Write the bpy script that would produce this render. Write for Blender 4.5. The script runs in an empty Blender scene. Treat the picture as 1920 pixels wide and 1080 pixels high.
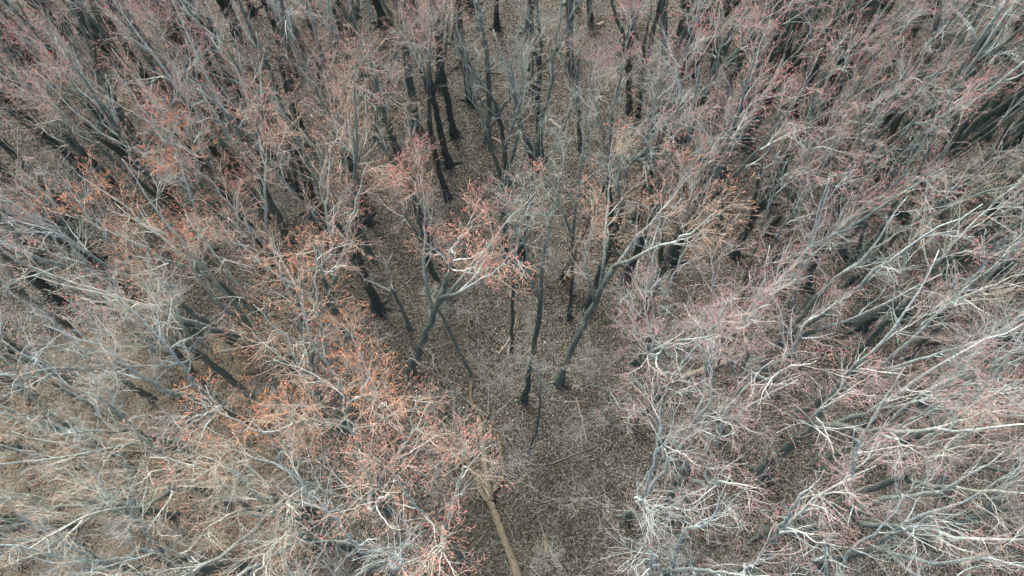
import bpy, math, random
import numpy as np
from mathutils import Vector

# ------------------------------------------------------------------ camera, sky, light
scene = bpy.context.scene
CAM_H = 42.0; TILT = math.radians(26.0); FPX = 1280.0
cam_data = bpy.data.cameras.new('camera'); cam = bpy.data.objects.new('camera', cam_data)
scene.collection.objects.link(cam)
cam.location = (0, 0, CAM_H); cam.rotation_euler = (TILT, 0, 0)
cam_data.sensor_width = 36; cam_data.lens = 24; cam_data.clip_end = 2000
scene.camera = cam

world = bpy.data.worlds.new('World'); scene.world = world; world.use_nodes = True
wn = world.node_tree.nodes; wn.clear()
wo = wn.new('ShaderNodeOutputWorld'); wb = wn.new('ShaderNodeBackground'); ws = wn.new('ShaderNodeTexSky')
ws.sky_type = 'NISHITA'; ws.sun_disc = False
SUN_EL = math.radians(52); SUN_AZ = math.radians(335)
ws.sun_elevation = SUN_EL; ws.sun_rotation = SUN_AZ
ws.dust_density = 8.0; ws.air_density = 1.2; ws.ozone_density = 1.2
wb.inputs['Strength'].default_value = 0.14
world.node_tree.links.new(ws.outputs[0], wb.inputs[0]); world.node_tree.links.new(wb.outputs[0], wo.inputs[0])
sd = bpy.data.lights.new('sun', 'SUN'); sun = bpy.data.objects.new('sun', sd)
sd.energy = 2.0; sd.angle = math.radians(28); sd.color = (1.0, 0.99, 0.97)
scene.collection.objects.link(sun)
sv = Vector((math.sin(SUN_AZ) * math.cos(SUN_EL), math.cos(SUN_AZ) * math.cos(SUN_EL), math.sin(SUN_EL)))
sun.rotation_euler = sv.to_track_quat('Z', 'Y').to_euler()
sun.location = (0, 0, 80)
vs = scene.view_settings
vs.view_transform = 'Standard'; vs.look = 'None'; vs.gamma = 1; vs.exposure = 1.12; vs.use_curve_mapping = False
scene.cycles.max_bounces = 5; scene.cycles.diffuse_bounces = 3
scene.render.film_transparent = False

# ------------------------------------------------------------------ helpers
col = scene.collection
rng = np.random.default_rng(11)
random.seed(11)

def ground_z(x, y):
    return 0.10 * np.sin(x * 0.23 + 1.3) * np.cos(y * 0.19 + .4) + 0.06 * np.sin(x * 0.61 + y * 0.37)

def unproject(px, py, z=0.0):
    """point at height z seen at a place in the photograph"""
    dx = (px - 960) / FPX; dy = (540 - py) / FPX
    y = dy * math.cos(TILT) + math.sin(TILT); zz = dy * math.sin(TILT) - math.cos(TILT)
    k = (z - CAM_H) / zz
    return np.array([dx * k, y * k, z])

def project(x, y, z):
    Z = z - CAM_H
    cy = y * math.cos(TILT) + Z * math.sin(TILT); cz = -y * math.sin(TILT) + Z * math.cos(TILT)
    return 960 + FPX * x / -cz, 540 - FPX * cy / -cz

def unit(v):
    return v / np.maximum(np.linalg.norm(v, axis=-1, keepdims=True), 1e-9)

class Builder:
    """collects tubes and little shapes, then links them as one mesh"""
    def __init__(self):
        self.v = []; self.q = []; self.t = []; self.c = []; self.n = 0
    def add(self, v, q=None, t=None, c=None):
        v = v.reshape(-1, 3)
        if q is not None and len(q): self.q.append(np.asarray(q).reshape(-1, 4) + self.n)
        if t is not None and len(t): self.t.append(np.asarray(t).reshape(-1, 3) + self.n)
        self.v.append(v); self.n += len(v)
        if c is None: c = np.zeros((len(v), 3))
        self.c.append(np.asarray(c).reshape(-1, 3))
    def tubes(self, P, R, sides=5, cap=True, tone=None, rough=0.0, r=None):
        N, K, _ = P.shape
        if N == 0: return
        T = np.empty_like(P); T[:, 1:-1] = P[:, 2:] - P[:, :-2]; T[:, 0] = P[:, 1] - P[:, 0]; T[:, -1] = P[:, -1] - P[:, -2]
        T = unit(T); mt = unit(T.mean(axis=1))
        ref = np.where(np.abs(mt[:, 2:3]) < 0.8, np.array([[0, 0, 1.0]]), np.array([[1.0, 0.2, 0]]))
        ref = np.repeat(ref[:, None, :], K, axis=1)
        U = unit(np.cross(T, ref)); V = np.cross(T, U)
        a = np.arange(sides) * 2 * math.pi / sides
        RR = np.repeat(R[:, :, None], sides, axis=2)
        if rough: RR = RR * (1 + rough * (r if r is not None else rng).normal(size=RR.shape))
        ring = P[:, :, None, :] + RR[..., None] * (U[:, :, None, :] * np.cos(a)[None, None, :, None] + V[:, :, None, :] * np.sin(a)[None, None, :, None])
        idx = np.arange(N * K * sides).reshape(N, K, sides)
        nx = np.roll(idx, -1, axis=2)
        q = np.stack([idx[:, :-1], nx[:, :-1], nx[:, 1:], idx[:, 1:]], axis=-1).reshape(-1, 4)
        t = None
        if cap:
            e = idx[:, -1]
            t = np.stack([np.repeat(e[:, :1], sides - 2, axis=1), e[:, 1:-1], e[:, 2:]], axis=-1).reshape(-1, 3)
        if tone is None: tone = np.clip((R - 0.006) / 0.15, 0, 1)
        c = np.zeros((N, K, sides, 3)); c[..., 0] = tone[:, :, None]; c[..., 1] = (np.arange(N) * 0.618 % 1)[:, None, None]
        self.add(ring, q, t, c)
    def mesh(self, name, mat, smooth=True):
        me = bpy.data.meshes.new(name)
        v = np.concatenate(self.v).astype(np.float32)
        q = np.concatenate(self.q) if self.q else np.zeros((0, 4), int)
        t = np.concatenate(self.t) if self.t else np.zeros((0, 3), int)
        me.vertices.add(len(v)); me.vertices.foreach_set('co', v.ravel())
        me.loops.add(len(q) * 4 + len(t) * 3)
        me.loops.foreach_set('vertex_index', np.concatenate([q.ravel(), t.ravel()]).astype(np.int32))
        me.polygons.add(len(q) + len(t))
        ls = np.concatenate([np.arange(len(q)) * 4, len(q) * 4 + np.arange(len(t)) * 3]).astype(np.int32)
        me.polygons.foreach_set('loop_start', ls)
        if smooth: me.polygons.foreach_set('use_smooth', np.ones(len(q) + len(t), bool))
        c = np.concatenate(self.c)
        at = me.color_attributes.new('tone', 'FLOAT_COLOR', 'POINT')
        at.data.foreach_set('color', np.concatenate([c, np.ones((len(c), 1))], axis=1).astype(np.float32).ravel())
        me.update(calc_edges=True)
        if mat: me.materials.append(mat)
        return me

def link(name, me, parent=None):
    o = bpy.data.objects.new(name, me); col.objects.link(o)
    if parent is not None: o.parent = parent
    return o

def tag(o, label=None, cat=None, group=None, kind=None):
    if label: o['label'] = label
    if cat: o['category'] = cat
    if group: o['group'] = group
    if kind: o['kind'] = kind
    return o

# ------------------------------------------------------------------ materials
def new_mat(name, rough=0.9):
    m = bpy.data.materials.new(name); m.use_nodes = True
    nt = m.node_tree; b = nt.nodes['Principled BSDF']
    b.inputs['Roughness'].default_value = rough
    b.inputs['Specular IOR Level'].default_value = 0.25
    return m, nt, b

def ramp(nt, stops):
    r = nt.nodes.new('ShaderNodeValToRGB'); e = r.color_ramp.elements
    e[0].position, e[0].color = stops[0][0], (*stops[0][1], 1)
    e[1].position, e[1].color = stops[-1][0], (*stops[-1][1], 1)
    for p, c in stops[1:-1]:
        x = e.new(p); x.color = (*c, 1)
    return r

def bark_mat(name, fine, mid, thick, patch, patch_amt=0.5, scale=2.5, furrow=(9, 9, 1.6)):
    """bark that is pale on young wood and dark and furrowed on old wood"""
    m, nt, b = new_mat(name); N = nt.nodes; L = nt.links
    at = N.new('ShaderNodeAttribute'); at.attribute_name = 'tone'
    sp = N.new('ShaderNodeSeparateColor'); L.new(at.outputs['Color'], sp.inputs[0])
    tc = N.new('ShaderNodeTexCoord')
    n1 = N.new('ShaderNodeTexNoise'); n1.inputs['Scale'].default_value = scale; n1.inputs['Detail'].default_value = 6
    L.new(tc.outputs['Object'], n1.inputs['Vector'])
    ad = N.new('ShaderNodeMath'); ad.operation = 'MULTIPLY_ADD'; ad.inputs[1].default_value = 0.35; 
    L.new(n1.outputs['Fac'], ad.inputs[0]); 
    sb = N.new('ShaderNodeMath'); sb.operation = 'SUBTRACT'; sb.inputs[1].default_value = 0.175
    L.new(sp.outputs[0], sb.inputs[0]); L.new(sb.outputs[0], ad.inputs[2])
    r = ramp(nt, [(0.0, fine), (0.16, mid), (0.36, tuple(.5 * a + .5 * c for a, c in zip(mid, thick))), (0.62, thick), (1.0, tuple(c * 0.8 for c in thick))])
    L.new(ad.outputs[0], r.inputs[0])
    # lichen patches
    n2 = N.new('ShaderNodeTexNoise'); n2.inputs['Scale'].default_value = scale * 2.2; n2.inputs['Detail'].default_value = 4
    L.new(tc.outputs['Object'], n2.inputs['Vector'])
    mr = N.new('ShaderNodeMapRange'); mr.inputs[1].default_value = 0.55; mr.inputs[2].default_value = 0.7; mr.inputs[4].default_value = patch_amt
    L.new(n2.outputs['Fac'], mr.inputs[0])
    mx = N.new('ShaderNodeMix'); mx.data_type = 'RGBA'
    L.new(mr.outputs[0], mx.inputs[0]); L.new(r.outputs[0], mx.inputs[6]); mx.inputs[7].default_value = (*patch, 1)
    # furrows
    mp = N.new('ShaderNodeMapping'); mp.inputs['Scale'].default_value = furrow
    L.new(tc.outputs['Object'], mp.inputs[0])
    n3 = N.new('ShaderNodeTexNoise'); n3.inputs['Scale'].default_value = 2.0; n3.inputs['Detail'].default_value = 5
    L.new(mp.outputs[0], n3.inputs['Vector'])
    mr3 = N.new('ShaderNodeMapRange'); mr3.inputs[1].default_value = 0.35; mr3.inputs[2].default_value = 0.65; mr3.inputs[3].default_value = 0.6; mr3.inputs[4].default_value = 1.25
    L.new(n3.outputs['Fac'], mr3.inputs[0])
    mu = N.new('ShaderNodeVectorMath'); mu.operation = 'SCALE'
    L.new(mx.outputs[2], mu.inputs[0]); L.new(mr3.outputs[0], mu.inputs['Scale'])
    L.new(mu.outputs[0], b.inputs['Base Color'])
    bp = N.new('ShaderNodeBump'); bp.inputs['Strength'].default_value = 0.7; bp.inputs['Distance'].default_value = 0.05
    L.new(n3.outputs['Fac'], bp.inputs['Height']); L.new(bp.outputs[0], b.inputs['Normal'])
    return m

BARK = bark_mat('grey_bark', (.38, .43, .41), (.62, .74, .73), (.155, .19, .172), (.24, .29, .24), .45)
BARK_WARM = bark_mat('warm_grey_bark', (.46, .45, .37), (.68, .74, .66), (.155, .19, .172), (.26, .28, .17), .45)
BARK_PINK = bark_mat('rosy_grey_bark', (.42, .37, .34), (.60, .72, .68), (.155, .19, .172), (.22, .27, .25), .4)
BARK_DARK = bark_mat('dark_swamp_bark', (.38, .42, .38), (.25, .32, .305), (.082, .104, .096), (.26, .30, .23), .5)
BARK_RED = bark_mat('grey_bark_red_shoots', (.48, .38, .29), (.65, .74, .69), (.155, .19, .172), (.30, .34, .25), .4)
BARK_ROSE = bark_mat('grey_bark_rosy_shoots', (.45, .38, .35), (.64, .74, .71), (.155, .19, .172), (.27, .32, .27), .4)
BRUSH = bark_mat('brush_bark', (.46, .46, .42), (.38, .39, .35), (.10, .10, .085), (.25, .26, .18), .3)
LOGM = bark_mat('mossy_log', (.25, .225, .165), (.21, .19, .135), (.15, .13, .095), (.145, .135, .04), .95, 1.5, (7, 2.5, 7))
GREYLOG = bark_mat('grey_log', (.30, .29, .26), (.20, .19, .17), (.11, .105, .09), (.16, .17, .08), .5, 1.3)
PALEWOOD = bark_mat('bare_wood', (.46, .40, .30), (.42, .36, .27), (.36, .31, .24), (.2, .17, .12), .7, 1.8)

def bud_mat(name, a, bcol):
    m, nt, b = new_mat(name, 0.8); N = nt.nodes; L = nt.links
    at = N.new('ShaderNodeAttribute'); at.attribute_name = 'tone'
    sp = N.new('ShaderNodeSeparateColor'); L.new(at.outputs['Color'], sp.inputs[0])
    r = ramp(nt, [(0, a), (1, bcol)]); L.new(sp.outputs[0], r.inputs[0]); L.new(r.outputs[0], b.inputs['Base Color'])
    return m
BUDS = {
    'orange': bud_mat('orange_buds', (.62, .21, .09), (.80, .40, .22)),
    'salmon': bud_mat('salmon_buds', (.55, .22, .16), (.74, .42, .33)),
    'peach': bud_mat('peach_buds', (.56, .28, .17), (.72, .45, .31)),
    'rose': bud_mat('rose_buds', (.50, .20, .18), (.66, .37, .33)),
    'pink': bud_mat('dusty_pink_buds', (.50, .20, .18), (.66, .36, .31)),
    'tan': bud_mat('tan_buds', (.50, .30, .16), (.62, .42, .26)),
}

# ------------------------------------------------------------------ ground
def ground_material():
    m, nt, b = new_mat('leaf_litter_ground', 0.95); N = nt.nodes; L = nt.links
    tc = N.new('ShaderNodeTexCoord')
    vo = N.new('ShaderNodeTexVoronoi'); vo.inputs['Scale'].default_value = 11.0
    L.new(tc.outputs['Object'], vo.inputs['Vector'])
    sp = N.new('ShaderNodeSeparateColor'); L.new(vo.outputs['Color'], sp.inputs[0])
    r = ramp(nt, [(0.0, (.018, .017, .014)), (.35, (.045, .042, .035)), (.7, (.09, .085, .07)), (1.0, (.19, .18, .155))])
    L.new(sp.outputs[0], r.inputs[0])
    n = N.new('ShaderNodeTexNoise'); n.inputs['Scale'].default_value = 0.35; n.inputs['Detail'].default_value = 7; n.inputs['Roughness'].default_value = .6
    L.new(tc.outputs['Object'], n.inputs['Vector'])
    mr = N.new('ShaderNodeMapRange'); mr.inputs[1].default_value = .35; mr.inputs[2].default_value = .65; mr.inputs[3].default_value = .65; mr.inputs[4].default_value = 1.2
    L.new(n.outputs['Fac'], mr.inputs[0])
    mu = N.new('ShaderNodeVectorMath'); mu.operation = 'SCALE'
    L.new(r.outputs[0], mu.inputs[0]); L.new(mr.outputs[0], mu.inputs['Scale'])
    L.new(mu.outputs[0], b.inputs['Base Color'])
    bp = N.new('ShaderNodeBump'); bp.inputs['Strength'].default_value = 1; bp.inputs['Distance'].default_value = 0.06
    L.new(vo.outputs['Distance'], bp.inputs['Height']); L.new(bp.outputs[0], b.inputs['Normal'])
    return m

def make_ground():
    a = np.unique(np.concatenate([np.linspace(-600, -70, 20), np.linspace(-70, 70, 141), np.linspace(70, 600, 20)]))
    X, Y = np.meshgrid(a, a); Z = ground_z(X, Y)
    n = len(a); idx = np.arange(n * n).reshape(n, n)
    q = np.stack([idx[:-1, :-1], idx[:-1, 1:], idx[1:, 1:], idx[1:, :-1]], -1).reshape(-1, 4)
    B = Builder(); B.add(np.stack([X, Y, Z], -1), q)
    tag(link('ground', B.mesh('ground', ground_material())), kind='structure')
make_ground()

# irregular regions of the forest floor, soft edged
def dark_amount(x, y):      # uneven patch under the camera where the leaves are darker and sparser
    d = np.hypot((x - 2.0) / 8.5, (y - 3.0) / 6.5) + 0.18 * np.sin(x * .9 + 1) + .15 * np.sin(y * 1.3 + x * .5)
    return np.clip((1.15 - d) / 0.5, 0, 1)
def straw_amount(x, y):    # the grassy patch on the left
    d = np.hypot((x + 25) / 12, (y - 7) / 10.5) + 0.15 * np.sin(x * .7 + y * .3) + .12 * np.sin(y * 1.1)
    return np.clip((1.1 - d) / 0.4, 0, 1)

def make_litter():
    M = 600000
    r = np.random.default_rng(5)
    y = 0.5 + 52 * r.random(M); x = (r.random(M) * 2 - 1) * (30 + 0.40 * y)
    w = dark_amount(x, y); s = straw_amount(x, y)
    dr = np.sin(x * .55 + 1.7 * np.sin(y * .31)) * np.sin(y * .47 + 1.3 * np.sin(x * .27)) + .5 * np.sin(x * 1.7 + y * 1.1) * np.sin(y * 2.1 - x * .6)
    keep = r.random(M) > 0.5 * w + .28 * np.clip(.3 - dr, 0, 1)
    x, y, w, s = x[keep], y[keep], w[keep], s[keep]; M = len(x)
    sz = 0.028 + 0.036 * r.random(M)
    up = unit(np.stack([r.normal(size=M) * .42, r.normal(size=M) * .42, np.ones(M)], -1))
    t = unit(np.cross(up, r.normal(size=(M, 3)))); u = np.cross(up, t)
    c = np.stack([x, y, ground_z(x, y) + 0.02 + 0.05 * r.random(M)], -1)
    l = (sz * (1 + .4 * r.random(M)))[:, None]; wd = (sz * (.5 + .4 * r.random(M)))[:, None]
    lift = up * (sz * (r.random(M) - .3) * .8)[:, None]
    # a leaf: two triangles folded along the midrib, the blade edges lifted
    v = np.stack([c - t * l, c + u * wd + lift, c + t * l, c - u * wd + lift], 1)
    idx = np.arange(M * 4).reshape(M, 4)
    tr = np.concatenate([idx[:, [0, 2, 1]], idx[:, [0, 3, 2]]])
    pal = np.array([(.165, .150, .118), (.12, .110, .085), (.29, .275, .215), (.155, .148, .122), (.37, .355, .30), (.19, .195, .18), (.06, .055, .045), (.19, .155, .10)])
    k = r.choice(len(pal), M, p=[.22, .16, .17, .15, .07, .10, .08, .05])
    cc = pal[k] * (0.68 + .6 * r.random(M))[:, None] * np.array([.98, .98, .96])
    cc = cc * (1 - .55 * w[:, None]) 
    cc = cc * (1 - s[:, None] * .4) + np.array([.36, .31, .22]) * s[:, None] * .4
    B = Builder(); B.add(v, None, tr, np.repeat(cc[:, None, :], 4, 1))
    m, nt, b = new_mat('dead_leaves', 0.8)
    at = nt.nodes.new('ShaderNodeAttribute'); at.attribute_name = 'tone'; nt.links.new(at.outputs['Color'], b.inputs['Base Color'])
    tag(link('leaf_litter', B.mesh('leaf_litter', m, False)), 'brown and grey dead leaves covering the forest floor', 'leaf litter', kind='stuff')

def make_straw():
    r = np.random.default_rng(6)
    M = 140000
    y = -3 + 24 * r.random(M); x = -40 + 30 * r.random(M)
    clump = np.sin(x * 1.7 + np.sin(y * 1.1) * 2) * np.sin(y * 1.9 + x * .4)
    keep = r.random(M) < straw_amount(x, y) * (0.12 + .88 * (clump > .1)); x, y = x[keep], y[keep]; M = len(x)
    # tussock: blades bent over
    a = r.random(M) * 6.28; h = .25 + .45 * r.random(M); bend = .2 + .5 * r.random(M)
    base = np.stack([x, y, ground_z(x, y)], -1); dr = np.stack([np.cos(a), np.sin(a), np.zeros(M)], -1)
    P = np.stack([base, base + dr * (bend * .3)[:, None] + np.array([0, 0, 1.]) * (h * .7)[:, None], base + dr * bend[:, None] + np.array([0, 0, 1.]) * (h * .75)[:, None]], 1)
    R = np.tile(np.array([.012, .010, .003]), (M, 1))
    B = Builder(); B.tubes(P, R, 3, cap=False, tone=np.repeat(r.random(M)[:, None], 3, 1))
    m = bud_mat('straw', (.38, .31, .21), (.62, .54, .40))
    tag(link('dry_grass', B.mesh('dry_grass', m)), 'matted tan dry grass between the leaning trunks at lower left', 'dry grass', kind='stuff')

def make_sticks():
    r = np.random.default_rng(8); M = 14000
    y = 1 + 50 * r.random(M); x = (r.random(M) * 2 - 1) * (30 + 0.40 * y)
    a = r.random(M) * 6.28; L = .3 + 1.9 * r.random(M) ** 2.5
    d = np.stack([np.cos(a), np.sin(a), .12 * r.normal(size=M)], -1); n = np.stack([-np.sin(a), np.cos(a), np.zeros(M)], -1)
    base = np.stack([x, y, ground_z(x, y) + .06], -1)
    P = np.stack([base, base + d * (L * .5)[:, None] + n * (L * .1 * r.normal(size=M))[:, None], base + d * L[:, None]], 1)
    P[..., 2] = np.maximum(P[..., 2], ground_z(P[..., 0], P[..., 1]) + .03)
    R = (.008 + .018 * r.random(M) ** 2)[:, None] * np.array([[1, .8, .4]])
    B = Builder(); B.tubes(P, R, 3, tone=np.repeat((r.random(M) * .4)[:, None], 3, 1))
    tag(link('fallen_twigs', B.mesh('fallen_twigs', BRUSH)), 'thin fallen twigs strewn over the dead leaves', 'twigs', kind='stuff')
make_litter(); make_straw(); make_sticks()

# ------------------------------------------------------------------ tree growing
UP = np.array([0, 0, 1.0])

def sample(P, R, t):
    """position, tangent and radius of polylines at fraction t; P (N,K,3), t (N,)"""
    K = P.shape[1]; f = np.clip(t, 0, .999) * (K - 1); i = f.astype(int); w = (f - i)[:, None]; n = np.arange(len(P))
    p = P[n, i] * (1 - w) + P[n, i + 1] * w
    return p, unit(P[n, i + 1] - P[n, i]), R[n, i] * (1 - w[:, 0]) + R[n, i + 1] * w[:, 0]

def shoots(P, R, per, t0, t1, length, angle, K, r, rf=.55, tip=.35, up=.25, wig=.12, out=None, lenfall=.6):
    """per children on every parent; length relative in metres; returns polylines and radii"""
    N = len(P)
    t = (t0 + (t1 - t0) * ((np.arange(per)[None, :] + r.random((N, per))) / per)).reshape(-1)
    pi = np.repeat(np.arange(N), per)
    p, T, rad = sample(P[pi], R[pi], t)
    rnd = r.normal(size=p.shape); side = unit(rnd - (rnd * T).sum(-1, keepdims=True) * T)
    ang = np.radians(angle * (0.7 + .6 * r.random(len(p))))[:, None]
    d = unit(T * np.cos(ang) + side * np.sin(ang))
    L = length * (1 - lenfall * t) * (0.65 + .7 * r.random(len(p)))
    seg = (L / (K - 1))[:, None]
    Q = np.empty((len(p), K, 3)); Q[:, 0] = p; cur = p
    for k in range(1, K):
        d = unit(d + wig * r.normal(size=d.shape) + up / (K - 1) * UP)
        cur = cur + d * seg; Q[:, k] = cur
    r0 = np.minimum(rad * rf * (0.75 + .4 * r.random(len(p))), rad * .95)
    R2 = r0[:, None] * (1 - (1 - tip) * np.linspace(0, 1, K))[None, :]
    return Q, R2

def path(points, K):
    """smooth curve through control points"""
    pts = np.array(points, float); n = len(pts)
    ext = np.vstack([2 * pts[0] - pts[1], pts, 2 * pts[-1] - pts[-2]])
    out = []
    for s in np.linspace(0, n - 1, K):
        i = min(int(s), n - 2); f = s - i
        p0, p1, p2, p3 = ext[i:i + 4]
        out.append(.5 * ((2 * p1) + (-p0 + p2) * f + (2 * p0 - 5 * p1 + 4 * p2 - p3) * f * f + (-p0 + 3 * p1 - 3 * p2 + p3) * f ** 3))
    return np.array(out)

def grow_tree(seed, height=20, rad=.24, leaders=3, fork=.35, lean=(0, 0), spread=1.0, bow=(0, 0), fine=1.0, buds=1.0, t1s=.26, dens=1.0, wob=1.0, ang=34):
    """returns dict of builders: trunk, limb list, crown, blossom.  Base at origin."""
    r = np.random.default_rng(seed)
    lean = np.array([lean[0], lean[1], 0.0]); bow = np.array([bow[0], bow[1], 0.])
    def axis(h): # point on the leaning axis
        f = h / height
        return np.array([0, 0, h]) + lean * (f ** 1.15) + bow * math.sin(math.pi * f)
    out = {'limb': []}
    fh = fork * height
    K = 12
    tp = np.array([axis(fh * s) + r.normal(size=3) * [.045, .045, 0] * (0 < s < 1) for s in np.linspace(0, 1, K)])
    tr = rad * (1 - .28 * np.linspace(0, 1, K)); tr[0] *= 1.75; tr[1] *= 1.2
    tp0 = tp.copy(); tp0[0, 2] -= .15
    B = Builder(); B.tubes(tp0[None], tr[None], 10, rough=.05, r=r, tone=np.clip(.55 + .6 * tr / .25, 0, 1)[None] * np.linspace(1, .8, K)[None])
    # buttress roots
    nr = r.integers(4, 7)
    for k in range(nr):
        a = k * 2 * math.pi / nr + r.random() * .7; L = rad * (3.2 + 2.4 * r.random())
        e = np.array([math.cos(a), math.sin(a), 0])
        B.tubes(path([[0, 0, rad * 2.0], e * rad * 1.0 + UP * rad * .7, e * L * .7 + UP * .03, e * L - UP * .08], 6)[None], (rad * np.array([.45, .5, .42, .3, .2, .1]))[None], 6, tone=np.ones((1, 6)))
    out['trunk'] = B
    LP = []; LR = []
    phase = r.random() * 6.28
    for k in range(leaders):
        a = phase + k * 2 * math.pi / leaders + r.normal() * .35
        e = np.array([math.cos(a), math.sin(a), 0])
        big = 1.0 if k == 0 else .78 + .2 * r.random()
        top = height * (1.0 if k == 0 else .82 + .16 * r.random())
        sp = spread * height * (.12 + .06 * r.random()) * (0.45 if (k == 0 and leaders < 3) else 1)
        j = 1 if k == 0 else max(.72, 1 - .09 * k)      # stagger the forks
        b0 = tp[-1] if k == 0 else tp[int((K - 1) * j)]
        c0 = b0 + (axis(top) - b0) * .33 + e * sp * .42 + r.normal(size=3) * [.18, .18, .1] * wob
        c1 = b0 + (axis(top) - b0) * .66 + e * sp * .72 + r.normal(size=3) * [.25, .25, .1] * wob
        P = path([b0, c0, c1, axis(top) + e * sp], 14)
        P[2:-1] += r.normal(size=P[2:-1].shape) * .05 * wob
        s = np.linspace(0, 1, 14)
        r0 = tr[-1] * (.9 if leaders > 1 else .98) * (big if k else .95)
        R = r0 * (1 - .9 * s ** .85)
        R = np.maximum(R, .012)
        LP.append(P); LR.append(R)
        b = Builder(); b.tubes(P[None], R[None], 8, rough=.04, r=r, tone=np.clip(R / .19, .05, 1)[None])
        out['limb'].append(b)
    LP = np.array(LP); LR = np.array(LR)
    hs = height / 20
    C = Builder()
    small = height < 13
    n1 = max(3, round((12 if small else 27) * dens / leaders))
    P1, R1 = shoots(LP, LR, n1, t1s, .97, (3.5 if ang > 30 else 4.2) * hs * spread ** .5, ang, 10, r, rf=.53, tip=.23, up=.6, wig=.13, lenfall=.62)
    P2, R2 = shoots(P1, R1, 4 if small else 5, .18, .98, 1.65 * hs, 37, 7, r, rf=.60, tip=.33, up=.28, wig=.12, lenfall=.45)
    P3, R3 = shoots(P2, R2, 3, .12, .98, (.85 + .1 * fine) * hs, 38, 5, r, rf=.62, tip=.45, up=.2, wig=.13, lenfall=.35)
    R1 = np.maximum(R1, .011); R2 = np.maximum(R2, .0085); R3 = np.maximum(R3 * .95, .0048)
    n4 = 1 if small else max(1, round(2.4 * fine))
    P4, R4 = shoots(P3, R3, n4, .1, .97, .46 * hs, 38, 3, r, rf=.7, tip=.6, up=.15, wig=.14, lenfall=.2)
    R4 = np.maximum(R4 * .75, .0028)
    C.tubes(P1, R1, 5, tone=np.clip(R1 / .17, .0, 1)); C.tubes(P2, R2, 4, tone=np.clip(R2 / .17, 0, 1)); C.tubes(P3, R3, 3, cap=False); C.tubes(P4, R4, 3, cap=False)
    out['crown'] = C
    if buds > 0:
        D = Builder()
        nb = max(1, round(7 * buds))
        for (P, R, per, t0) in ((P4, R4, nb, .6), (P3, R3, nb, .75)):
            N = len(P); pi = np.repeat(np.arange(N), per)
            t = t0 + (1 - t0) * r.random(N * per); t[::per] = .98
            p, T, _ = sample(P[pi], R[pi], t)
            # boughs flower unevenly, the outermost shoots most
            ph = np.sin(p[:, 0] * 1.1 + seed) * np.sin(p[:, 1] * 1.2 + 2 * seed)
            zr = np.quantile(p[:, 2], .45)
            ok = r.random(len(p)) < np.clip(.42 + .35 * ph + .38 * (p[:, 2] - zr) / (height * .16), .03, 1)
            p, T = p[ok], T[ok]; M = len(p)
            n = unit(np.cross(T, r.normal(size=(M, 3)))); m_ = np.cross(T, n)
            s = ((.006 + .010 * r.random(M) ** 2) * (.82 + .30 * buds))[:, None]
            v = np.stack([p - T * s * 2.0, p + n * s, p - n * s * .5 + m_ * s * .87, p - n * s * .5 - m_ * s * .87, p + T * s * 2.6], 1)
            i = np.arange(M * 5).reshape(M, 5)
            tri = np.concatenate([i[:, [0, 2, 1]], i[:, [0, 3, 2]], i[:, [0, 1, 3]], i[:, [4, 1, 2]], i[:, [4, 2, 3]], i[:, [4, 3, 1]]])
            cc = np.zeros((M, 5, 3)); cc[..., 0] = (r.random(M) ** 1.3)[:, None]
            D.add(v, None, tri, cc)
        out['blossom'] = D
    return out

def build_tree(name, g, bark, bud):
    root = bpy.data.objects.new(name, None); col.objects.link(root); root.empty_display_size = .5
    link('trunk', g['trunk'].mesh('trunk', bark), root)
    for b in g['limb']: link('limb', b.mesh('limb', bark), root)
    link('crown', g['crown'].mesh('crown', bark), root)
    if 'blossom' in g:
        link('blossom', g['blossom'].mesh('blossom', BUDS[bud], False), root)
    return root

def relink(o, mat):
    o.material_slots[0].link = 'OBJECT'; o.material_slots[0].material = mat

def copy_tree(src, bark=None, bud=None, stem=None):
    c = src.copy(); col.objects.link(c)
    for ch in src.children:
        k = ch.copy(); col.objects.link(k); k.parent = c
        if k.data and len(k.material_slots):
            if ch.name.startswith('blossom'):
                if bud: relink(k, BUDS[bud])
            elif bark: relink(k, stem if (stem and not ch.name.startswith('crown')) else bark)
    return c

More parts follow.
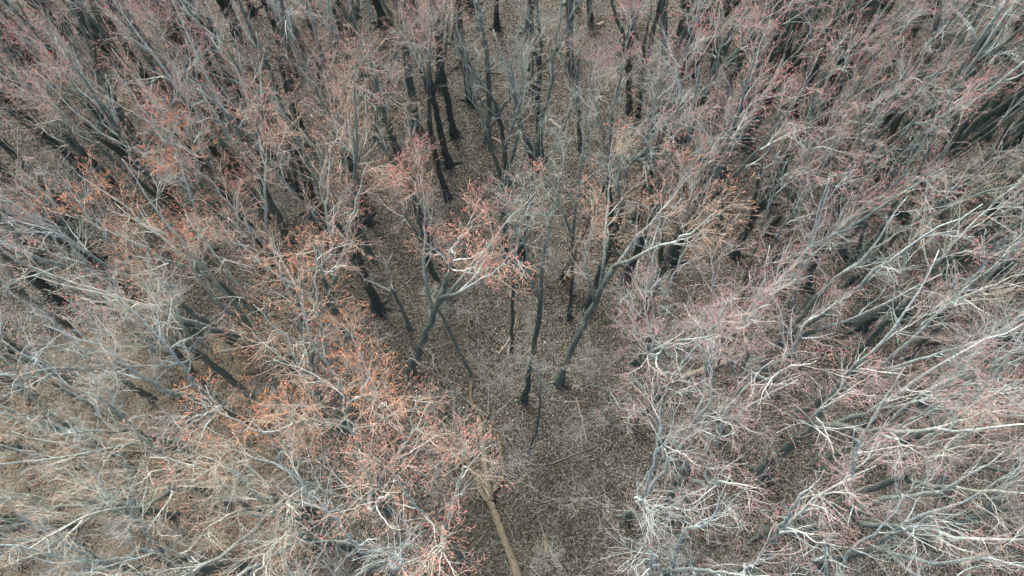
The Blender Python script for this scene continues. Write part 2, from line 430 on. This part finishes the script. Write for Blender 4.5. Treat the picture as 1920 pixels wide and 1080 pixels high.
# ------------------------------------------------------------------ where trees stand
# base: foot of the trunk in the photo, crown: middle of the crown in the photo (None = straight up)
HERO = [
 # base, crown, height, radius, leaders, fork, spread, bark, bud, buds, label
 ((1047, 716), (1215, 400), 19, .21, 4, .58, 1.0, 'g', 'peach', 1.6, 'curving grey tree by the open leafy ground whose peach crown hangs right of centre'),
 ((1098, 578), (1175, 300), 17, .26, 2, .55, .7, 'd', 'rose', .5, 'thick dark leaning trunk standing right behind the curving grey trunk'),
 ((1068, 596), (1082, 300), 18, .17, 2, .42, .7, 'd', 'rose', .4, 'straight dark trunk with a side stem, right of the open leafy centre'),
 ((1055, 522), (1170, 250), 17, .17, 2, .5, .8, 'd', 'rose', .4, 'short dark leaning trunk crossing behind the straight forked trunk'),
 ((982, 748), (1022, 360), 18, .2, 2, .5, .55, 'd', 'tan', .3, 'braided looking pair of dark stems rising in the middle of the leafy opening'),
 ((990, 846), (1000, 640), 9, .09, 2, .6, .6, 'd', 'tan', .2, 'short slim dark tree standing alone at the lower middle of the clearing'),
 ((957, 662), (950, 420), 15, .13, 2, .6, .6, 'd', 'rose', .3, 'thin dark pole of a tree left of the braided pair of stems'),
 ((884, 704), (800, 560), 8, .11, 1, .9, .3, 'w', 'tan', .2, 'thin dark bare stem bowing left from the mossy end of the fallen log'),
 ((770, 700), (872, 425), 18, .22, 4, .55, 1.15, 'g', 'salmon', 2.0, 'pale leaning tree with the salmon crown just left of the centre'),
 ((770, 618), (720, 520), 9, .13, 2, .6, .7, 'w', 'tan', .3, 'short dark tree footed left of the open ground under the salmon crown'),
 ((610, 700), (590, 400), 19, .24, 4, .5, 1.1, 'g', 'salmon', 1.4, 'pale limbed tree with a wide salmon crown in the left middle'),
 ((560, 610), (440, 350), 17, .2, 3, .5, 1.0, 'g', 'salmon', 1.3, 'tree with pinkish orange crown between the orange one and the wide salmon one'),
 ((520, 590), (310, 395), 17, .22, 4, .5, 1.0, 'w', 'orange', 1.8, 'tree with the brightest orange crown, upper left of the middle'),
 ((750, 860), (560, 700), 20, .24, 4, .5, 1.0, 'g', 'orange', 1.4, 'pale tree with the upper orange crown at lower left of the centre'),
 ((790, 840), (680, 715), 18, .2, 3, .5, .9, 'w', 'orange', 1.2, 'tree with the orange crown nearest the left edge of the clearing'),
 ((760, 1010), (620, 860), 20, .22, 4, .5, 1.1, 'g', 'salmon', 1.1, 'tree with the broad salmon and white crown low left of the clearing'),
 ((880, 1110), (825, 960), 18, .16, 3, .6, .85, 'g', 'salmon', 1.5, 'small tree with white forked limbs and salmon tips at the foot of the clearing'),
 ((800, 1140), (640, 1010), 20, .22, 3, .5, .8, 'g', 'peach', .8, 'pale straight tree at the bottom edge below the broad salmon crown'),
 ((640, 870), (390, 985), 17, .25, 4, .5, 1.2, 'w', 'peach', .8, 'mossy tree with thick forking yellowish limbs at the lower left'),
 ((560, 800), (300, 680), 18, .24, 3, .5, 1.0, 'g', 'salmon', .9, 'grey tree with reddish tips leaning left above the grass patch'),
 ((500, 740), (240, 570), 18, .22, 3, .5, 1.0, 'w', 'peach', .7, 'tree with whitish limbs and peach tips in the left middle'),
 ((470, 660), (330, 560), 9, .26, 2, .7, .8, 'g', 'rose', .3, 'thick dark trunk slanting left below the bright orange crown'),
 ((580, 272), (520, 60), 14, .26, 3, .55, .8, 'd', 'peach', .6, 'thick black trunk with a clear dark foot in the upper left of centre'),
 ((765, 332), (720, 120), 14, .34, 2, .4, .9, 'd', 'salmon', .8, 'stout crooked dark trunk rising left above the salmon crown'),
 ((822, 160), (822, -60), 16, .22, 2, .5, .7, 'd', 'rose', .4, 'dark straight trunk at the top edge, left of the upper middle'),
 ((852, 82), (850, -120), 16, .3, 2, .6, .7, 'd', 'rose', .4, 'thick black trunk cut by the top edge left of the middle'),
 ((946, 480), (925, 150), 18, .26, 3, .35, .8, 'd', 'pink', .5, 'left one of the two tall dark trunks standing together above the centre'),
 ((975, 478), (1010, 120), 19, .28, 4, .45, .9, 'd', 'pink', .8, 'right one of the two tall dark trunks above the centre, with a fanning grey crown'),
 ((958, 400), (905, 110), 17, .2, 3, .5, .8, 'd', 'pink', .5, 'slim dark trunk just behind the two tall trunks above the centre'),
 ((1015, 305), (1040, -10), 18, .26, 3, .5, .9, 'd', 'pink', .6, 'straight dark trunk with a clean foot in the upper middle'),
 ((1088, 284), (1080, 80), 11, .19, 3, .4, .8, 'd', 'pink', .5, 'short branchy dark tree right of the clean straight trunk in the upper middle'),
 ((1180, 212), (1170, -30), 17, .26, 3, .4, .7, 'd', 'rose', .5, 'left of the twin dark trunks in the upper right middle'),
 ((1196, 216), (1205, -40), 17, .2, 2, .4, .7, 'd', 'rose', .5, 'right of the twin dark trunks in the upper right middle'),
 ((1285, 450), (1340, 180), 18, .22, 4, .4, .8, 'd', 'pink', .8, 'dark fan of stems right of the peach crown'),
 ((1350, 420), (1335, 300), 9, .14, 2, .6, .7, 'w', 'rose', .4, 'short dark branchy stem standing right of the peach crown'),
 ((1425, 545), (1520, 260), 19, .24, 4, .4, .85, 'd', 'pink', .9, 'clump of dark leaning stems in the right middle with pale fanned tops'),
 ((1505, 540), (1640, 220), 19, .34, 3, .45, .85, 'd', 'pink', .9, 'stoutest dark leaning trunk right of the middle'),
 ((1500, 590), (1770, 330), 19, .25, 4, .4, .9, 'd', 'pink', .9, 'dark tree leaning far right below the stoutest trunk'),
 ((1580, 700), (1850, 480), 18, .26, 3, .45, 1.0, 'w', 'tan', .8, 'grey tree leaning to the right edge in the right middle'),
 ((1330, 770), (1430, 520), 19, .22, 3, .5, 1.0, 'g', 'rose', .9, 'grey curving tree below the clump of leaning stems'),
 ((1400, 860), (1480, 620), 19, .26, 4, .5, 1.05, 'g', 'rose', 1.2, 'big pale forked tree in the lower right middle'),
 ((1390, 935), (1700, 700), 20, .3, 4, .45, 1.15, 'g', 'rose', 1.2, 'long pale tree reaching to the upper right across the lower right'),
 ((1205, 800), (1255, 640), 17, .17, 3, .6, .85, 'g', 'rose', 1.0, 'white twigged tree on the right rim of the clearing, upper one'),
 ((1225, 980), (1230, 870), 17, .18, 4, .55, .95, 'g', 'rose', .7, 'white limbed tree overhanging the clearing from its lower right rim'),
 ((1300, 1000), (1330, 830), 19, .24, 4, .5, 1.0, 'g', 'rose', .9, 'whitish tree with a dark foot at the lower right of the clearing'),
 ((1400, 1010), (1700, 900), 19, .28, 4, .5, 1.15, 'g', 'rose', 1.1, 'widest pale tree across the lower right corner area'),
 ((1290, 1130), (1560, 1030), 19, .24, 4, .5, 1.1, 'g', 'rose', 1.0, 'bright white limbed tree at the bottom edge right of the middle'),
 ((1180, 1120), (1290, 1050), 19, .2, 4, .5, .95, 'g', 'pink', .8, 'white spreading crown at the bottom edge beside the clearing'),
 ((1500, 1050), (1820, 1010), 17, .2, 4, .5, 1.2, 'g', 'rose', .8, 'rosy grey tree filling the bottom right corner'),
 ((1440, 1100), (1690, 1060), 17, .2, 4, .5, 1.2, 'g', 'rose', .8, 'pale crown on the bottom edge left of the corner tree at lower right'),
 ((1480, 960), (1860, 850), 18, .24, 3, .5, 1.0, 'w', 'rose', .9, 'grey tree with rosy tips near the right edge low down'),
 ((430, 600), (60, 400), 19, .26, 4, .45, .9, 'g', 'pink', 1.0, 'tall pale pink tree at the left edge above the middle'),
 ((480, 470), (250, 170), 19, .24, 4, .4, .9, 'g', 'salmon', 1.0, 'dark trunk with a tall dusty salmon crown in the upper left'),
 ((690, 520), (610, 230), 17, .22, 3, .4, .9, 'w', 'peach', .8, 'warm grey tree above the wide salmon crown'),
 ((1700, 480), (1692, 330), 9, .19, 2, .6, .5, 'g', 'rose', .05, 'dark snag with short stub limbs in the upper right'),
 ((908, 812), (893, 735), 9, .07, 5, .35, 2.4, 'b', 'tan', .1, 'small pale spreading sapling arching over the upper end of the fallen tree'),
 ((850, 900), (838, 800), 10, .08, 4, .4, 1.8, 'b', 'peach', .5, 'slim pale sapling left of the fallen tree'),
 ((1012, 700), (1012, 640), 7, .05, 4, .3, 1.8, 'b', 'tan', .1, 'wispy pale sapling between the braided stems and the curving trunk'),
 ((1130, 770), (1150, 700), 9, .07, 4, .3, 2.0, 'b', 'tan', .2, 'wispy grey sapling on the upper right rim of the clearing'),
 ((1075, 470), (1080, 400), 8, .07, 4, .3, 1.6, 'b', 'tan', .1, 'thin grey sapling in the leafy gap above the clearing'),
 ((330, 960), (90, 900), 15, .2, 4, .4, 1.1, 'w', 'peach', .5, 'mossy grey limbed tree over the dry grass at far left'),
 ((380, 1060), (150, 1010), 16, .2, 4, .4, 1.1, 'g', 'peach', .4, 'whitish limbed tree over the dry grass in the bottom left'),
 ((300, 1090), (40, 1050), 14, .18, 4, .4, 1.1, 'g', 'peach', .3, 'pale bare limbs fanning out at the extreme bottom left corner'),
 ((430, 900), (200, 880), 17, .24, 4, .4, 1.1, 'w', 'peach', .6, 'mossy fan of pale limbs reaching left above the dry grass'),
 ((350, 800), (110, 760), 17, .22, 4, .4, 1.1, 'g', 'peach', .6, 'grey limbed tree with peach haze at the left edge below the middle'),
 ((470, 1010), (230, 1040), 17, .22, 4, .45, 1.1, 'w', 'peach', .5, 'pale crooked tree in the bottom left corner area'),
 ((540, 930), (470, 900), 16, .2, 4, .5, 1.1, 'w', 'salmon', .8, 'salmon tipped tree between the mossy limbed tree and the broad salmon crown'),
 ((270, 700), (60, 640), 16, .22, 3, .4, 1.0, 'g', 'peach', .5, 'slanting grey tree at the left edge just below the middle'),
 ((300, 900), (60, 960), 14, .2, 3, .5, 1.1, 'w', 'peach', .8, 'mossy limbed tree lying over the dry grass at the left edge low down'),
]
CLEAR = [(840, 590), (1145, 590), (1160, 700), (1120, 800), (1100, 880), (1090, 1200), (900, 1200), (900, 980), (850, 860), (830, 700)]
def in_poly(x, y, poly):
    c = False; j = len(poly) - 1
    for i in range(len(poly)):
        xi, yi = poly[i]; xj, yj = poly[j]
        if (yi > y) != (yj > y) and x < (xj - xi) * (y - yi) / (yj - yi) + xi: c = not c
        j = i
    return c

def region(px, py):
    cols_ = ['far left', 'left', 'centre', 'right', 'far right']
    rows_ = ['top edge', 'upper part', 'middle height', 'lower part', 'bottom edge']
    cx = cols_[int(np.clip(px / 1920 * 5, 0, 4.99))]; cy = rows_[int(np.clip(py / 1080 * 5, 0, 4.99))]
    return cx, cy

placed = []     # ground positions of trees
crowns = []
for i, (b, c, h, rad, ld, fk, sp, bk, bud, nb, lab) in enumerate(HERO):
    B0 = unproject(*b); B0[2] = ground_z(B0[0], B0[1])
    T0 = unproject(*c, B0[2] + h * .8)
    if bk != 'd' and h > 13 and lab[:12] not in ('pale leaning', 'curving grey'):
        # foot hidden under its crown: stands nearly below it
        B0[:2] = T0[:2] + .35 * (B0[:2] - T0[:2]); B0[2] = ground_z(B0[0], B0[1])
    lean = (T0 - B0)[:2] / .8
    L = np.hypot(*lean); mx = .34 * h
    if L > mx: lean = lean * mx / L
    bark = {'g': BARK, 'w': BARK_WARM, 'd': BARK_DARK, 'b': BRUSH}[bk]
    if bk != 'd' and bud in ('rose', 'pink') and b[0] > 1350 and b[1] < 620: bark = BARK_PINK
    if bk == 'd': rad *= .88; fk = min(fk + .1, .7)
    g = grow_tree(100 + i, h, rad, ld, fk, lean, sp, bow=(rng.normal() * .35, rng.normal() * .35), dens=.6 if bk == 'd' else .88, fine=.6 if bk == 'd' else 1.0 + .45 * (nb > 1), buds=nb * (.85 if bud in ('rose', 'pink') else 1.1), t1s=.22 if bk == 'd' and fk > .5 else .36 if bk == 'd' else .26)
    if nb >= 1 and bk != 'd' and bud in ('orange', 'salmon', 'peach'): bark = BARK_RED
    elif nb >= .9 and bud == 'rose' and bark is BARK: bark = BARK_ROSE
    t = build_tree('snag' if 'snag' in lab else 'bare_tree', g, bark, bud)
    t.location = B0
    tag(t, lab, 'tree', 'bare trees of the swamp wood')
    placed.append(B0[:2]); crowns.append(c)

# models that the rest of the wood is copied from
variants = []
for i, (h, rad, ld, fk, sp, nb) in enumerate([
    (19, .21, 3, .35, .85, .8), (18, .18, 2, .42, .8, .8), (20, .24, 4, .3, .85, .9), (17, .16, 2, .5, .7, .6),
    (19, .2, 3, .45, .9, 1.2), (18, .22, 4, .4, .95, 1.2), (15, .13, 2, .5, .7, .7), (20, .26, 3, .38, .8, .6),
    (16, .15, 3, .3, .75, .8), (18, .19, 3, .5, .9, .5), (12, .10, 2, .45, .7, .5), (19, .23, 5, .28, .85, .8)]):
    variants.append((h, grow_tree(500 + i, h, rad * 1.12, ld, fk, rng.normal(size=2) * .8, sp, bow=rng.normal(size=2) * .3, buds=nb, t1s=.36, fine=.7, dens=.78)))
NV = len(variants)
for i, (h, rad, ld, fk, sp, nb) in enumerate([
    (22, .31, 4, .36, .66, 1.3), (20, .28, 3, .45, .62, 1.4), (23, .34, 5, .32, .75, 1.2), (20, .25, 2, .5, .55, 1.3),
    (21, .30, 4, .40, .6, 1.5), (20, .29, 4, .34, .75, 1.2), (23, .33, 3, .46, .6, 1.2), (19, .23, 2, .55, .5, 1.1)]):
    variants.append((h, grow_tree(700 + i, h, rad, ld, fk, rng.normal(size=2) * .8, sp, bow=rng.normal(size=2) * .3, buds=nb, t1s=.44, fine=1.1, dens=.58, wob=.45, ang=26)))
fills = []
r2 = np.random.default_rng(77)
tries = 0
while tries < 4500:
    tries += 1
    y = 3.5 + 50 * r2.random(); x = (r2.random() * 2 - 1) * (29 + .36 * y)
    px, py = project(x, y, 0)
    if in_poly(px, py, CLEAR): continue
    if 985 < px < 1150 and 290 < py < 600: continue
    if 880 < px < 1150 and r2.random() < (.9 if py > 300 else .6): continue
    mind = (2.3 if y > 22 else 2.6) if r2.random() < .6 else 3.8
    if any((x - q[0]) ** 2 + (y - q[1]) ** 2 < mind ** 2 for q in placed): continue
    vi = int(r2.integers(NV)) if y < 17 else NV + int(r2.integers(len(variants) - NV)); h = variants[vi][0]
    bad = False
    for z in (6, 10, 14, 18):
        for off in (-2.2, 0, 2.2):
            if z > h: continue
            if z > 9 or off == 0:
                a_, b_ = project(x + off * (z / 18), y, z)
                if in_poly(a_, b_, CLEAR): bad = True
    if bad: continue
    placed.append((x, y)); fills.append((x, y, vi))
fills = fills[:240]
def pick_bud(px, py, q):
    if px < 500 and py > 560: return q.choice(['peach', 'tan', 'pink', 'peach'])
    if px < 700 and py > 250: return q.choice(['salmon', 'peach', 'pink', 'pink', 'rose'])
    if px < 820 and py < 260: return q.choice(['pink', 'salmon', 'peach', 'pink'])
    if px > 1700 and py < 500: return q.choice(['tan', 'rose', 'peach', 'pink'])
    if px > 1250: return q.choice(['rose', 'rose', 'pink', 'rose'])
    return q.choice(['pink', 'rose', 'salmon'])
proto = {}
info = []
for (x, y, vi) in fills:
    h, g = variants[vi]
    s = .88 + .24 * r2.random()
    px, py = project(x, y, h * .75 * s)
    bud = str(pick_bud(px, py, r2)); 
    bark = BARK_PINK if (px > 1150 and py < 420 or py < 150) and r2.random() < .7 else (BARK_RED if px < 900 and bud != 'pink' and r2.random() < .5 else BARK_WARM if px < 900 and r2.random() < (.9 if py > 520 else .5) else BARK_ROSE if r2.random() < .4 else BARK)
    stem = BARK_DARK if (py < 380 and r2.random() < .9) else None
    if vi not in proto:
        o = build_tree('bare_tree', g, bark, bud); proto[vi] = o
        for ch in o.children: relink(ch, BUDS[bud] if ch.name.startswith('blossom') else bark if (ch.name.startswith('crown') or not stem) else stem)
    else:
        o = copy_tree(proto[vi], bark, bud, stem)
    o.location = (x, y, ground_z(x, y)); o.rotation_euler = (r2.normal() * .05, r2.normal() * .05, r2.random() * 6.28); o.scale = (s, s, s)
    info.append((o, *project(x, y, 0), px, py, bud, h * s, len([c for c in o.children if c.name.startswith('limb')])))

ORD = ['', 'second ', 'third ', 'fourth ', 'fifth ', 'sixth ', 'seventh ', 'eighth ', 'ninth ', 'tenth ', 'eleventh ', 'twelfth ', 'thirteenth ', 'fourteenth ', 'fifteenth ', 'sixteenth ', 'seventeenth ', 'eighteenth ', 'nineteenth ', 'twentieth ']
BUDWORD = {'orange': 'orange', 'salmon': 'salmon', 'peach': 'peach', 'rose': 'rosy', 'pink': 'dusty pink', 'tan': 'tan'}
NUMW = {2: 'two stemmed', 3: 'three stemmed', 4: 'four stemmed', 5: 'five stemmed', 6: 'six stemmed', 1: 'single stemmed'}
def rank_labels(rows, noun):
    """rows: (object, x, y, look); ranks look-alikes from the left within each area of the picture"""
    cells = {}
    for o, x, y, look in rows: cells.setdefault((look, region(x, y)), []).append((x, o))
    for (look, (cx, cy)), lst in cells.items():
        lst.sort(key=lambda q: q[0])
        for k, (_, o) in enumerate(lst):
            where = {'top edge': 'by top edge', 'upper part': 'in upper part', 'middle height': 'at middle height', 'lower part': 'in lower part', 'bottom edge': 'by bottom edge'}[cy]
            rank = '' if len(lst) == 1 else ORD[k] + ('leftmost ' if k == 0 else 'from the left ')
            if rank == '': o['label'] = f'{look} {noun} {where}, {cx}'
            else: o['label'] = f'{look} {noun} {where}, {cx}, {rank.strip()}'
rows = []
for o, bx, by, cx_, cy_, bud, hh, nl in info:
    tag(o, None, 'tree', 'bare trees of the swamp wood')
    rows.append((o, bx, by, f'{NUMW[nl]} bare tree with {BUDWORD[bud]} buds'))
rank_labels([(o, x, y, l.replace('bare tree with', 'bare').replace('buds', 'budded')) for o, x, y, l in rows], 'tree')

# ------------------------------------------------------------------ saplings and brush
def grow_shrub(seed, h=2.5, stems=4, sp=.5):
    r = np.random.default_rng(seed)
    S = []; 
    for k in range(stems):
        a = r.random() * 6.28; e = np.array([math.cos(a), math.sin(a), 0]); hh = h * (.7 + .4 * r.random())
        S.append(path([e * .06 - UP * .08, e * sp * .35 + UP * hh * .4 + r.normal(size=3) * .05, e * sp * .8 + UP * hh * .75 + r.normal(size=3) * .08, e * sp * 1.3 + UP * hh], 8))
    S = np.array(S); R = (.014 + .008 * h * .5) * (1 - .8 * np.linspace(0, 1, 8))[None].repeat(stems, 0)
    B = Builder(); B.tubes(S, R, 5, tone=np.clip(R / .12, 0, 1))
    C = Builder()
    P1, R1 = shoots(S, R, 7, .2, .97, h * .42, 48, 6, r, rf=.6, tip=.4, up=.3, wig=.16, lenfall=.5)
    P2, R2 = shoots(P1, R1, 4, .15, .97, h * .2, 45, 4, r, rf=.7, tip=.5, up=.15, wig=.2, lenfall=.3)
    P3, R3 = shoots(P2, R2, 3, .2, .97, h * .1, 45, 3, r, rf=.8, tip=.6, up=.1, wig=.2, lenfall=.2)
    C.tubes(P1, np.maximum(R1, .006), 3, cap=False); C.tubes(P2, np.maximum(R2, .004), 3, cap=False); C.tubes(P3, np.maximum(R3, .003), 3, cap=False)
    return B, C
shr = [grow_shrub(900 + i, h, st, sp) for i, (h, st, sp) in enumerate([(2.6, 5, .8), (3.6, 3, .7), (1.8, 6, .9), (4.8, 2, .6), (3.0, 4, 1.1), (2.2, 3, .6)])]
sproto = {}; srows = []; spl = []
r3 = np.random.default_rng(31)
tries = 0
while len(spl) < 150 and tries < 6000:
    tries += 1
    y = 2 + 50 * r3.random(); x = (r3.random() * 2 - 1) * (28 + .34 * y)
    px, py = project(x, y, 0)
    inside = in_poly(px, py, CLEAR)
    if r3.random() > (.7 if inside else (.6 if y < 18 else .3)): continue
    if any((x - q[0]) ** 2 + (y - q[1]) ** 2 < .9 for q in placed): continue
    if any((x - q[0]) ** 2 + (y - q[1]) ** 2 < 3.0 for q in spl): continue
    spl.append((x, y))
    k = int(r3.choice([1, 3, 3, 4])) if inside else int(r3.integers(len(shr)))
    if k not in sproto:
        o = bpy.data.objects.new('bare_shrub', None); col.objects.link(o); sproto[k] = o
        link('stem', shr[k][0].mesh('stem', BRUSH), o); link('crown', shr[k][1].mesh('crown', BRUSH), o)
    else:
        o = copy_tree(sproto[k])
    s = .8 + .5 * r3.random()
    o.location = (x, y, ground_z(x, y)); o.rotation_euler = (0, 0, r3.random() * 6.28); o.scale = (s, s, s)
    tag(o, None, 'shrub', 'leafless understory shrubs')
    srows.append((o, px, py, ['low bushy grey', 'tall thin grey', 'low dense grey', 'tall twin stemmed grey', 'wide grey', 'small sparse grey'][k]))
rank_labels(srows, 'bare shrub')

# ------------------------------------------------------------------ fallen logs and dead limbs
def lay(points, lift=0.0):
    """photo points on the ground -> curve lying on it"""
    out = []
    for p in points:
        z = p[2] if len(p) > 2 else 0
        w = unproject(p[0], p[1], z); w[2] = ground_z(w[0], w[1]) + z + lift; out.append(w)
    return np.array(out)

def log(name, pts, r0, r1, mat, label, cat='log', branches=(), stubs=0, seed=0, group=None):
    r = np.random.default_rng(seed + 40)
    P = lay(pts, (r0 + r1) / 2 * .75); P = path(P, max(12, 8 * len(pts))); K = len(P)
    P[1:-1] += r.normal(size=P[1:-1].shape) * [r0 * .07, r0 * .07, r0 * .05]
    org = P[0].copy(); org[2] = ground_z(org[0], org[1])
    R = np.linspace(r0, r1, K) * (1 + .06 * r.normal(size=K))
    tone = np.clip(np.linspace(.8, .3, K) + .05 * r.normal(size=K), 0, 1)
    B = Builder(); B.tubes((P - org)[None], R[None], 12, rough=.07, r=r, tone=tone[None])
    # the broken butt end: splintered wood closing the tube
    B.tubes(np.array([P[0] - org, P[0] - org - unit((P[1] - P[0])[None])[0] * r0 * .35])[None], np.array([[R[0] * .98, R[0] * .45]]), 9, rough=.15, r=r, tone=np.full((1, 2), .25))
    if branches:
        root = bpy.data.objects.new(name, None); col.objects.link(root); root.location = org
        link('stem', B.mesh('stem', mat), root)
        for bp, b0, b1 in branches:
            Q = path(lay(bp, b0 * .8), 8); b = Builder(); b.tubes((Q - org)[None], np.linspace(b0, b1, 8)[None], 7, rough=.06, r=r, tone=np.linspace(.6, .2, 8)[None])
            link('branch', b.mesh('branch', mat), root)
        o = root
    else:
        if stubs:
            for _ in range(stubs):
                k = r.integers(2, K - 1); a = r.random() * 6.28
                d = unit((np.array([math.cos(a), math.sin(a), .5]))[None])[0]; L = .3 + .9 * r.random()
                s0 = P[k] - org
                B.tubes(path([s0, s0 + d * L * .5 + r.normal(size=3) * .05, s0 + d * L], 5)[None], np.linspace(R[k] * .5, R[k] * .15 + .004, 5)[None], 5, tone=np.full((1, 5), .3))
        o = link(name, B.mesh(name, mat)); o.location = org
    tag(o, label, cat, group)
    return o

log('fallen_tree', [(976, 1095), (948, 1020), (930, 970), (917, 935)], .28, .20, LOGM,
    'big mossy yellow brown fallen trunk forking as it lies up the clearing', 'fallen tree',
    branches=[([(919, 940), (911, 890), (906, 840), (897, 782)], .27, .15), ([(921, 925), (932, 912), (943, 897)], .17, .13), ([(912, 940), (900, 915), (890, 895), (878, 872), (845, 820), (828, 790)], .15, .09)], seed=1)
log('fallen_log', [(946, 892), (940, 860), (933, 815)], .13, .09, LOGM, 'short mossy log with a pale broken tip right of the fallen trunk', seed=2)
log('fallen_log', [(887, 700), (882, 740), (889, 770)], .16, .10, LOGM, 'short yellow mossy log above the forked fallen trunk', seed=3)
log('fallen_log', [(835, 775), (805, 745), (790, 728)], .16, .11, LOGM, 'dark mossy log left of the clearing under thin twigs', seed=4)
log('fallen_branch', [(938, 664), (900, 648), (850, 625), (832, 615)], .055, .03, LOGM, 'long thin mossy branch lying across the upper clearing', 'branch', seed=5)
log('fallen_branch', [(935, 662), (955, 635), (968, 600), (975, 570, 1)], .07, .04, PALEWOOD, 'pale stripped branch rising right from the thin pole tree foot', 'branch', seed=6)
log('fallen_branch', [(1080, 745), (1092, 790), (1100, 828)], .05, .03, PALEWOOD, 'thin pale stick lying down the right side of the clearing', 'branch', seed=7)
log('fallen_branch', [(1058, 752), (1072, 753), (1090, 752)], .05, .03, PALEWOOD, 'short white stick lying level beside the thin pale one in the clearing', 'branch', seed=8)
log('fallen_branch', [(1118, 838), (1090, 848), (1032, 870)], .07, .05, GREYLOG, 'dark stick slanting across the lower clearing', 'branch', seed=9, stubs=3)
log('fallen_log', [(1022, 1005), (1024, 1038)], .13, .10, LOGM, 'short tan rotten wood low in the darker leaves', seed=10)
log('fallen_log', [(1280, 708), (1320, 695), (1360, 680), (1395, 665)], .2, .13, PALEWOOD, 'pale stripped log lying right of the clearing', seed=11)
log('fallen_log', [(1910, 632), (1860, 630), (1800, 636), (1735, 640)], .28, .16, GREYLOG, 'long dark log lying at the right edge', seed=12)
log('fallen_log', [(1730, 252), (1780, 254), (1815, 258)], .2, .14, PALEWOOD, 'pale brown log lying level in the upper right opening', seed=13, stubs=1)
log('fallen_log', [(1500, 372), (1515, 400), (1530, 432), (1536, 446)], .1, .07, PALEWOOD, 'thin yellowish log between the leaning stems at right', seed=14)
log('fallen_log', [(1030, 228), (1042, 238), (1056, 246)], .16, .11, PALEWOOD, 'short white log right of the clean straight trunk', seed=15)
log('fallen_log', [(1120, 50), (1132, 44)], .16, .13, PALEWOOD, 'short white log near the top edge', seed=16)
log('fallen_branch', [(895, 195), (920, 180), (930, 175)], .1, .07, PALEWOOD, 'pale log propped between dark trunks in the upper middle', 'branch', seed=17)
log('fallen_log', [(890, 132), (912, 136), (940, 140)], .1, .08, GREYLOG, 'dark log lying in the upper middle left of the twin trunks', seed=18)
log('fallen_log', [(912, 258), (928, 262), (942, 270)], .09, .06, PALEWOOD, 'thin pale log beside the two tall trunks', seed=19)
log('fallen_branch', [(1555, 120), (1572, 130), (1583, 128)], .13, .08, PALEWOOD, 'broken pale branch in the upper right wood', 'branch', seed=20)
log('fallen_branch', [(1583, 110), (1577, 125), (1570, 133)], .14, .1, PALEWOOD, 'short pale broken limb crossing the other in the upper right wood', 'branch', seed=21)
log('fallen_branch', [(200, 188, 3), (201, 215, 2.4), (203, 245, 1.8), (198, 265, 1.3)], .15, .09, PALEWOOD, 'pale barkless hanging limb in the upper left wood', 'branch', seed=22)
log('fallen_branch', [(198, 265, 1.1), (185, 270, .6), (172, 275, .2)], .13, .06, PALEWOOD, 'pale broken piece at the foot of the hanging limb in the upper left', 'branch', seed=23)
log('fallen_log', [(350, 722), (390, 702), (420, 690)], .2, .14, GREYLOG, 'dark log under the grey leaning trees at left', seed=24)
log('fallen_log', [(20, 1062), (80, 985), (130, 935), (190, 895)], .26, .16, GREYLOG, 'long grey log lying on the dry grass in the lower left corner', seed=25, stubs=3)
log('fallen_log', [(60, 905), (130, 880), (190, 860)], .2, .14, GREYLOG, 'greenish grey log lying on the dry grass above the long one', seed=26)
log('fallen_log', [(140, 1000), (180, 960), (250, 925)], .16, .1, GREYLOG, 'thin dark log right of the long one in the lower left corner', seed=27, stubs=2)
log('fallen_log', [(1800, 1060), (1830, 1045), (1848, 1036)], .16, .12, PALEWOOD, 'tan log in the lower right corner', seed=28)
log('fallen_log', [(660, 610), (700, 640), (722, 668)], .14, .09, LOGM, 'yellow mossy log under twigs left of the clearing', seed=29)
log('fallen_branch', [(470, 190), (485, 215), (512, 240), (518, 248)], .07, .04, PALEWOOD, 'thin pale branch among the dark trunks in the upper left', 'branch', seed=30)
log('fallen_branch', [(1296, 418), (1320, 440), (1335, 458)], .07, .05, PALEWOOD, 'thin pale stick right of the peach crown', 'branch', seed=31)
log('fallen_branch', [(900, 260), (935, 220), (950, 205)], .05, .04, GREYLOG, 'thin grey pole lying behind the two tall trunks', 'branch', seed=32)
log('fallen_branch', [(1135, 590), (1160, 610), (1172, 622)], .06, .04, GREYLOG, 'dark stick on the leaves right of the curving trunk', 'branch', seed=33, stubs=2)
print('trees', len(HERO), len(fills), 'shrubs', len(spl))
